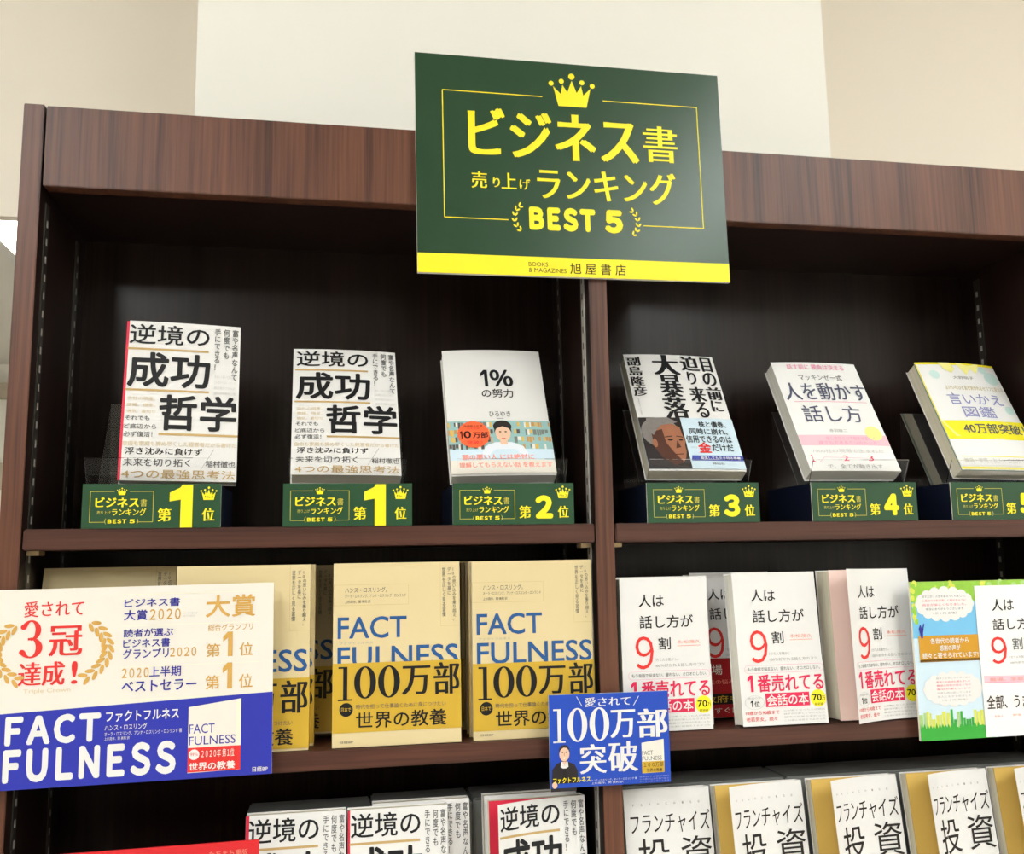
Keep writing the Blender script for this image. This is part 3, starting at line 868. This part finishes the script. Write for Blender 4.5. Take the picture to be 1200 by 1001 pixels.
# ---------------- bottom shelf, left bay: white books with black title
GW, GH, GT = .1020, .1800, .0180
G_G = 'white books with black title and tan rules on the bottom shelf'
def gbook(label, x, y, tilt=R(5), w=GW, **k):
    return make_book(label, w, GH, GT, 'white', art_g, (x+w/2, y, Z3+.0002), tilt=tilt, group=G_G, edge='page_edges', **k)
g1 = gbook('white black-titled book in the bottom row next to the red placard', -.0880, .0080, inset=.0035, endpaper='crimson', w=.0995)
g2 = gbook('white black-titled book second from the red placard in the bottom row', .0130, .0040, inset=.0025, endpaper='crimson')
g2b = gbook('set-back copy behind the black-titled book second from the red placard, bottom row', .0390, .0255)
g3 = gbook('white black-titled book with lifted cover over a crimson endpaper', .1590, .0060, w=.1040, lift=.56, endpaper='crimson')
g3b = gbook('copy directly behind the book with lifted cover and crimson endpaper', .1575, .0290)
def filler(x0, x1, y0, y1, z, label):
    b = MB(); b.box(-(x1-x0)/2, (x1-x0)/2, -(y1-y0)/2, (y1-y0)/2, 0, z-Z3, 'filler_grey')
    o = b.build('filler_box', None, .002); o.location = ((x0+x1)/2, (y0+y1)/2, Z3+.0003)
    tag(o, label, 'filler box', 'dark grey filler boxes behind the bottom row')
filler(-.092, .0385, .066, .120, ZO-.2620, 'dark grey filler box behind the black-titled book next to the red placard')
filler(.0400, .1480, .068, .128, ZO-.2610, 'dark grey filler box behind the black-titled book second from the red placard')
filler(.1495, .2670, .070, .128, ZO-.2600, 'dark grey filler box behind the book with the crimson endpaper')
# ---------------- bottom shelf, right bay: white books with thin lettering and ochre endpapers
KW, KH, KT = .0985, .1800, .0140
KWS = [.0985, .1030, .1055, .1025, .1]
G_K = 'white books with thin brush lettering on the bottom shelf'
KX = [.3080, .4140, .5290, .6480, .7620]
KL = ['white book with thin black lettering and flat cover in the bottom row', 'white book with ochre endpaper beside the flat-covered one in the bottom row',
      'white book with ochre endpaper third from the divider panel, bottom row', 'white book with ochre endpaper fourth from the divider panel, bottom row',
      'white book with ochre endpaper, cut off by the picture edge, bottom row']
for i, x in enumerate(KX):
    k = make_book(KL[i], KWS[i], KH, KT, 'white', art_k, (x+KWS[i]/2, .0040, Z3+.0002), tilt=R(8), group=G_K, lift=0 if i == 0 else (.56, .64, .64, .58)[i-1], endpaper='ochre_paper')
for x0, x1, lab in ((.3060, .5140, 'long dark grey filler box behind the first two thin-lettered books, bottom row'),
                    (.5155, .8700, 'longest dark grey filler box, behind the thin-lettered books with ochre endpapers')):
    filler(x0, x1, .062, .124, ZO-.2565, lab)

# ------------------------------------------------------------------ hanging sign
SW, SH = .364, .257
def sign():
    b = MB(); b.box(-SW/2, SW/2, 0, .005, 0, SH, 'sign_green', side='off_white')
    a = Art(b, SW, SH, -SW/2, 0, -.0001)
    t = .0011
    def hor(u0, u1, v): a.rect(u0, v-t/2/SH, u1, v+t/2/SH, 'yellow')
    hor(.084, .402, .1665); hor(.601, .922, .1665); hor(.084, .282, .7505); hor(.718, .922, .7505)
    for u in (.084, .920): a.rect(u-t/2/SW, .1665, u+t/2/SW, .7505, 'yellow')
    a.crown(.423, .045, .577, .206, 'yellow')
    a.text('ビジネス', .161, .237, .715, .463, 'yellow', .008, .058); a.text('書', .730, .272, .846, .446, 'yellow', -.006, .05)
    a.text('売', .169, .536, .218, .612, 'yellow', -.004, .05); a.text('り', .236, .560, .258, .604, 'yellow', 0, .05)
    a.text('上', .263, .536, .311, .609, 'yellow', -.006, .05); a.text('げ', .320, .560, .354, .609, 'yellow', 0, .04)
    a.text('ランキング', .376, .497, .833, .649, 'yellow', .004, .05)
    a.text('ＢＥＳＴ', .347, .684, .560, .793, 'yellow', .075, gap=.68); a.text('５', .590, .684, .650, .793, 'yellow', .075)
    a.laurel(.335, .739, .034, .062, math.pi*.68, math.pi*1.36, 6, .0042, 'yellow'); a.laurel(.667, .739, .034, .062, math.pi*.32, -math.pi*.36, 6, .0042, 'yellow')
    a.rect(0, .9135, 1, 1, 'yellow', 1)
    a.text('BOOKS', .341, .938, .402, .957, 'black'); a.text('& MAGAZINES', .341, .964, .460, .984, 'black')
    a.text('旭 屋 書 店', .472, .936, .653, .986, 'black', .004)
    o = b.build('sign_board'); pose(o, .0129, .004, .0101)
    o.location = (.0835+SW/2, -.0072, ZO+.3136)
    tag(o, 'large dark green sign with yellow crown on the bookcase top', 'sign')
sign()

# ------------------------------------------------------------------ placards on the shelf edges
def mini_book(a, u0, v0, u1, v1, red):
    """the small picture of the book printed on a placard"""
    w_, h_ = u1-u0, v1-v0
    a.poly([(u0, v0+h_*.09), (u1, v0), (u1, v1-h_*.01), (u0, v1)], 'off_white', 2)
    a.poly([(u1-w_*.09, v0+h_*.01), (u1, v0), (u1, v1-h_*.01), (u1-w_*.09, v1-h_*.005)], 'cream_light', 3)
    a.text('FACT', u0+w_*.02, v0+h_*.33, u0+w_*.50, v0+h_*.46, 'ink_blue' if red else 'ink_grey', 0, 0, 3); a.text('FULNESS', u0+w_*.02, v0+h_*.50, u0+w_*.90, v0+h_*.62, 'ink_blue' if red else 'ink_grey', 0, 0, 3)
    m = 'red' if red else 'mustard'
    a.rect(u0, v0+h_*.655, u1, v1-h_*.01, m, 4)
    if red:
        a.ell(u0+w_*.12, v0+h_*.75, w_*.10, w_*.10*a.w/a.h, 'white', 5, 20); a.text('99％', u0+w_*.05, v0+h_*.72, u0+w_*.19, v0+h_*.77, 'red', 0, 0, 6)
        a.text('２０２０年 第１位', u0+w_*.26, v0+h_*.69, u0+w_*.88, v0+h_*.80, 'off_white', .006, 0, 5); a.text('世界の教養', u0+w_*.03, v0+h_*.86, u0+w_*.9, v0+h_*.97, 'white', .02, 0, 5)
    else:
        a.text('１００万部', u0+w_*.08, v0+h_*.68, u0+w_*.95, v0+h_*.82, 'hair_brown', .01, 0, 5); a.text('世界の教養', u0+w_*.2, v0+h_*.86, u0+w_*.9, v0+h_*.96, 'hair_brown', .01, 0, 5)

def holder(o, x0, x1, y0, y1, z0, z1):
    b = MB(); b.box(x0, x1, y0, y1, z0, z1, 'acrylic', side='acrylic_edge'); h = b.build('card_clip', o)
    h['label'] = 'clear plastic clip behind the card'
P1W, P1H = .2640, .1845
def placard_crown():
    b = MB(); b.box(-P1W/2, P1W/2, 0, .0022, 0, P1H, 'off_white')
    a = Art(b, P1W, P1H, -P1W/2, 0, -.0001)
    def U(u): return .982*u+.018
    def T(t, u0, v0, u1, v1, m, bold=0.0, xb=0.0, gap=1.0): a.text(t, U(u0), v0, U(u1), v1, m, bold, xb, gap=gap)
    a.poly([(0, .628), (1, .578), (1, 1), (0, 1)], 'royal', 1)
    T('愛されて', .106, .063, .313, .143, 'red', -.004, .02)
    a.didone('3', U(.095), .158, U(.177), .351, 'red'); T('冠', .195, .192, .312, .346, 'red', -.006, .05)
    T('達成', .095, .372, .255, .493, 'red', -.008, .05); T('!', .277, .375, .299, .49, 'red', -.004, .02); T('Triple Crown', .115, .506, .277, .534, 'tan_pale')
    cx = U(.208)
    a.laurel(cx, .318, .190, .180, -.75, .93, 10, .0075, 'gold'); a.laurel(cx, .318, .190, .180, math.pi+.75, math.pi-.93, 10, .0075, 'gold')
    for v in (.04, .203, .415, .582): a.rect(U(.448), v, U(.95), v+.004, 'cream_light')
    T('ビジネス書', .455, .064, .655, .109, 'ink_blue', .014); T('大賞', .455, .123, .538, .177, 'ink_blue', .014); T('２０２０', .547, .122, .658, .178, 'gold', .014, gap=.66)
    T('読者が選ぶ', .455, .221, .633, .264, 'ink_blue', .014); T('ビジネス書', .455, .273, .622, .319, 'ink_blue', .014); T('グランプリ', .455, .324, .618, .376, 'ink_blue', .014); T('２０２０', .623, .326, .718, .373, 'gold', .014, gap=.66)
    T('２０２０', .454, .423, .549, .473, 'gold', .014, gap=.66); T('上半期', .551, .420, .664, .473, 'ink_blue', .014); T('ベストセラー', .454, .488, .721, .546, 'ink_blue', .016)
    T('大賞', .749, .058, .932, .176, 'gold', .016); T('総合グランプリ', .759, .212, .924, .248, 'gold')
    for v0, v1, w0, w1 in ((.254, .382, .313, .383), (.416, .551, .478, .551)):
        T('第', .753, w0, .805, w1, 'gold', .012); a.didone('l', U(.815), v0, U(.850), v1, 'gold'); T('位', .875, w0, .925, w1, 'gold', .01)
    T('ビジネス書大賞', .668, .142, .719, .154, 'ink_pale'); T('実行委員会', .668, .158, .71, .168, 'ink_pale')
    T('ＦＡＣＴ', .060, .638, .386, .785, 'white', .05, gap=.68); T('ＦＵＬＮＥＳＳ', .058, .80, .653, .968, 'white', .05, gap=.7)
    T('ファクトフルネス', .403, .636, .661, .692, 'white', .018); a.rect(U(.395), .694, U(.675), .697, 'ink_violet')
    T('ハンス・ロスリング', .400, .705, .548, .735, 'off_white', .008); T('オーラ・ロスリング、アンナ・ロスリング・ロンランド 著', .400, .741, .672, .762, 'off_white'); T('上杉周作、関 美和 訳', .400, .767, .488, .783, 'off_white')
    mini_book(a, U(.695), .604, U(.885), .971, True)
    T('日経BP', .929, .959, .985, .985, 'off_white', .012)
    o = b.build('placard'); o.location = (-.1930, -.0160, ZO-.2045); pose(o, 0, .004, .008)
    for x in (-.06, .07): holder(o, x-.012, x+.012, .0023, .0162, .001, .013)
    tag(o, 'white and blue placard with gold laurel and large white capitals', 'placard')
placard_crown()

P2W, P2H = .1305, .0935
def placard_million():
    b = MB(); b.box(-P2W/2, P2W/2, 0, .0022, 0, P2H, 'royal_bright', side='sky_pale')
    # the printed hand of the man runs past the lower edge as a small tab
    b.box(-P2W/2+.001, -P2W/2+.028, .0002, .0018, -.0035, .0003, 'jacket_dark')
    a = Art(b, P2W, P2H, -P2W/2, 0, -.0001)
    a.text('愛されて', .295, .040, .679, .142, 'white', 0, .03); a.line(.228, .024, .272, .132, .0007, 'white', 2); a.line(.749, .044, .703, .144, .0007, 'white', 2)
    a.didone('1', .025, .152, .130, .516, 'white'); a.didone('0', .150, .148, .312, .514, 'white'); a.didone('0', .330, .150, .495, .516, 'white')
    a.text('万', .503, .187, .715, .492, 'white', .0, .06); a.text('部', .732, .187, .988, .503, 'white', .0, .06)
    a.text('突', .244, .546, .465, .862, 'white', .0, .05); a.text('破', .479, .530, .728, .860, 'white', .0, .05)
    # portrait
    a.poly([(.012, .95), (.018, .80), (.05, .745), (.085, .72), (.15, .72), (.20, .755), (.225, .82), (.23, .95)], 'jacket_dark', 2)
    a.poly([(.092, .72), (.146, .72), (.150, .775), (.118, .80), (.086, .775)], 'white', 3); a.poly([(.104, .79), (.132, .79), (.136, .95), (.10, .95)], 'hair_black', 3); a.poly([(.104, .72), (.132, .72), (.118, .765)], 'skin', 4); a.rect(.10, .66, .137, .735, 'skin_dark', 3)
    a.ell(.118, .63, .042, .085, 'skin', 4, 24); a.poly([(.075, .64), (.076, .58), (.098, .545), (.118, .54), (.14, .545), (.160, .58), (.161, .64), (.153, .595), (.135, .572), (.11, .568), (.086, .592)], 'hair_brown', 5)
    for u in (.103, .133): a.ell(u, .618, .006, .008, 'hair_black', 5, 10)
    a.line(.118, .625, .116, .655, .0004, 'skin_dark', 5); a.poly([(.102, .672), (.134, .672), (.118, .694)], 'white', 5)
    a.ell(.035, .965, .022, .035, 'skin', 6, 14); a.poly([(.028, .93), (.046, .93), (.05, .99), (.024, .99)], 'skin', 6)
    a.text('ファクトフルネス', .021, .887, .327, .948, 'yellow', .016, 0, 6)
    a.text('ハンス・ロスリング、オーラ・ロスリング 著', .335, .924, .714, .947, 'off_white'); a.text('上杉周作、関 美和 訳', .335, .955, .60, .978, 'off_white')
    for i in range(3): a.text(('世界四十か国で発行', '十の思い込みを乗り越え', 'データを基に正しく見る')[i], .735, .918+.026*i, .985, .936+.026*i, 'ink_violet')
    mini_book(a, .760, .526, .948, .890, False)
    o = b.build('placard'); o.location = (.2182+P2W/2, -.0130, ZO-.2352); pose(o, 0, -.002, -.004)
    for x in (-.035, .030): holder(o, x-.01, x+.01, .0023, .0132, .031, .045)
    tag(o, 'small blue placard with white numerals and a portrait, in front of the divider', 'placard')
placard_million()

def placard_red():
    wd, hg = .230, .19
    b = MB(); b.box(-wd/2, wd/2, 0, .002, 0, hg, 'red_card')
    a = Art(b, wd, hg, -wd/2, 0, -.0001)
    a.text('たちまち重版', .80, .038, .955, .065, 'salmon')
    for u in (.62, .67, .715): a.ell(u, .058, .004, .005, 'salmon', 2, 8)
    a.text('話題沸騰', .12, .25, .88, .50, 'white', .02)
    o = b.build('placard'); o.location = (-.0705-wd/2, -.0180, ZO-.2645-hg); pose(o, 0, 0, .006)
    for x in (-.05, .06): holder(o, x-.01, x+.01, .0021, .0182, .006, .020)
    tag(o, 'plain red placard in front of the left books of the bottom row', 'placard')
placard_red()

GBW, GBH = .186, .1755
def green_board():
    r = empty('display_board', (.6432+GBW/2, -.0130, ZO-.2090), 'printed board with clouds and green city beside a white cover panel', 'display board')
    b = MB(); b.box(-GBW/2, GBW/2, 0, .003, 0, GBH, 'sky_pale', side='cream_light')
    a = Art(b, GBW, GBH, -GBW/2, 0, -.0001)
    k = .86                                      # u of the measured width to u of the board
    a.rect(0, 0, 1, .13, 'leaf_print', 1); a.rect(0, .13, 1, .36, 'sky_print', 1)
    rnd = random.Random(5)
    for i in range(46):
        u, v = rnd.uniform(0, 1), abs(rnd.gauss(0, .06))
        a.ell(u, min(.2, v+.008), .02, .018, rnd.choice(['leaf_print', 'leaf_yellow', 'grass_pale']), 2, 12, rnd.uniform(0, 3))
    for i in range(14): a.ell(rnd.uniform(0.008, .03), rnd.uniform(.02, .26), .012, .018, rnd.choice(['leaf_print', 'leaf_yellow']), 2, 10)
    for cu, cv, ru, rv, mm in ((.228, .145, .175, .085, 'white'), (.24, .685, .175, .085, 'white')):
        a.ell(cu, cv, ru, rv, mm, 3)
        for i in range(16):
            t = i*math.pi/8; a.ell(cu+ru*.95*math.cos(t), cv+rv*.95*math.sin(t), .036, .034, mm, 3, 14)
    L1 = ('話す力が、人生を変えてくれました。', '人見知りの私が楽しく話せるように', '毎日が楽しくなりました。', '本当にありがとうございます', '（三十代 女性）')
    for i, t in enumerate(L1): a.text(t, .075+.02*(i == 3)+.07*(i == 4), .088+.027*i, .375-.02*(i == 3)-.07*(i == 4), .103+.027*i, 'pink_red' if i in (1, 2) else 'ink_grey', 0, 0, 4)
    L2 = ('話すことがこわくなくなり', '家族との会話も増えました', '職場の空気が明るくなり', '毎日が楽しいです', '何度も読み返しています', '友人にもすすめました', '（五十代 男性）')
    for i, t in enumerate(L2): a.text(t, .13+.03*(i == 6), .61+.023*i, .36-.03*(i == 6), .622+.023*i, 'pink_red' if i in (1, 2, 3) else 'ink_light', 0, 0, 4)
    a.rect(.033, .345, .47, .503, 'board_gold', 4); a.rect(.033, .497, .47, .512, 'board_brown', 4)
    a.text('各世代の読者から', .11, .362, .37, .398, 'white', .014, 0, 5); a.text('感謝の声が', .17, .407, .31, .443, 'white', .014, 0, 5); a.text('続々と寄せられています!', .05, .452, .43, .49, 'white', .014, 0, 5)
    a.poly([(.038, .30), (.05, .27), (.06, .30), (.072, .265), (.078, .27), (.066, .32), (.062, .36), (.05, .36)], 'ink_blue', 5)
    u = .0
    while u < .50:
        wd = rnd.uniform(.012, .03); a.rect(u, rnd.uniform(.80, .88), u+wd*.8, .93, rnd.choice(['grass_pale', 'grass_print', 'leaf_yellow', 'grass_print']), 2); u += wd
    pts = [(0, 1), (0, .93)]
    for i in range(24): pts.append((.02*i+.01, rnd.uniform(.885, .925))); pts.append((.02*i+.02, rnd.uniform(.915, .93)))
    a.poly(pts+[(.5, 1)], 'grass_print', 3)
    b.build('board', r)
    for x in (-.05, .05): holder(r, x-.012, x+.012, .0031, .0132, .003, .018)
    # white cover panel mounted in front of its right half
    cw, ch = .0975, .1690
    c = MB(); c.box(0, cw, 0, .0008, 0, ch, 'white_gloss'); a = Art(c, cw, ch, 0, 0, -.0001)
    a.text('人は', .21, .092, .50, .172, 'black', .006); a.text('話し方が', .20, .225, .84, .30, 'black', .006)
    a.text('９', .155, .345, .36, .525, 'red', -.004); a.text('割', .44, .355, .575, .435, 'ink_grey', .006); a.text('永松茂久', .64, .38, .9, .405, 'salmon')
    a.text('1分で人を動かし、', .39, .475, .66, .492, 'ink_light'); a.text('100％好かれる話し方のコツ', .39, .512, .94, .53, 'ink_light')
    a.poly([(.03, .60), (.97, .612), (.97, .655), (.03, .643)], 'pink_pale', 1); a.line(.03, .645, .97, .655, .0006, 'pink', 2); a.text('職場、家庭、友人と', .10, .615, .9, .64, 'salmon')
    a.text('全部、うまくいく。', .035, .73, .985, .82, 'hair_brown', .012)
    a.text('社会人', .12, .86, .24, .875, 'salmon'); a.text('学生', .36, .858, .48, .873, 'salmon')
    o = c.build('cover_panel', r); o.location = (-.0115, -.0014, .0006)
    o['label'] = 'white cover panel with a red nine'
green_board()
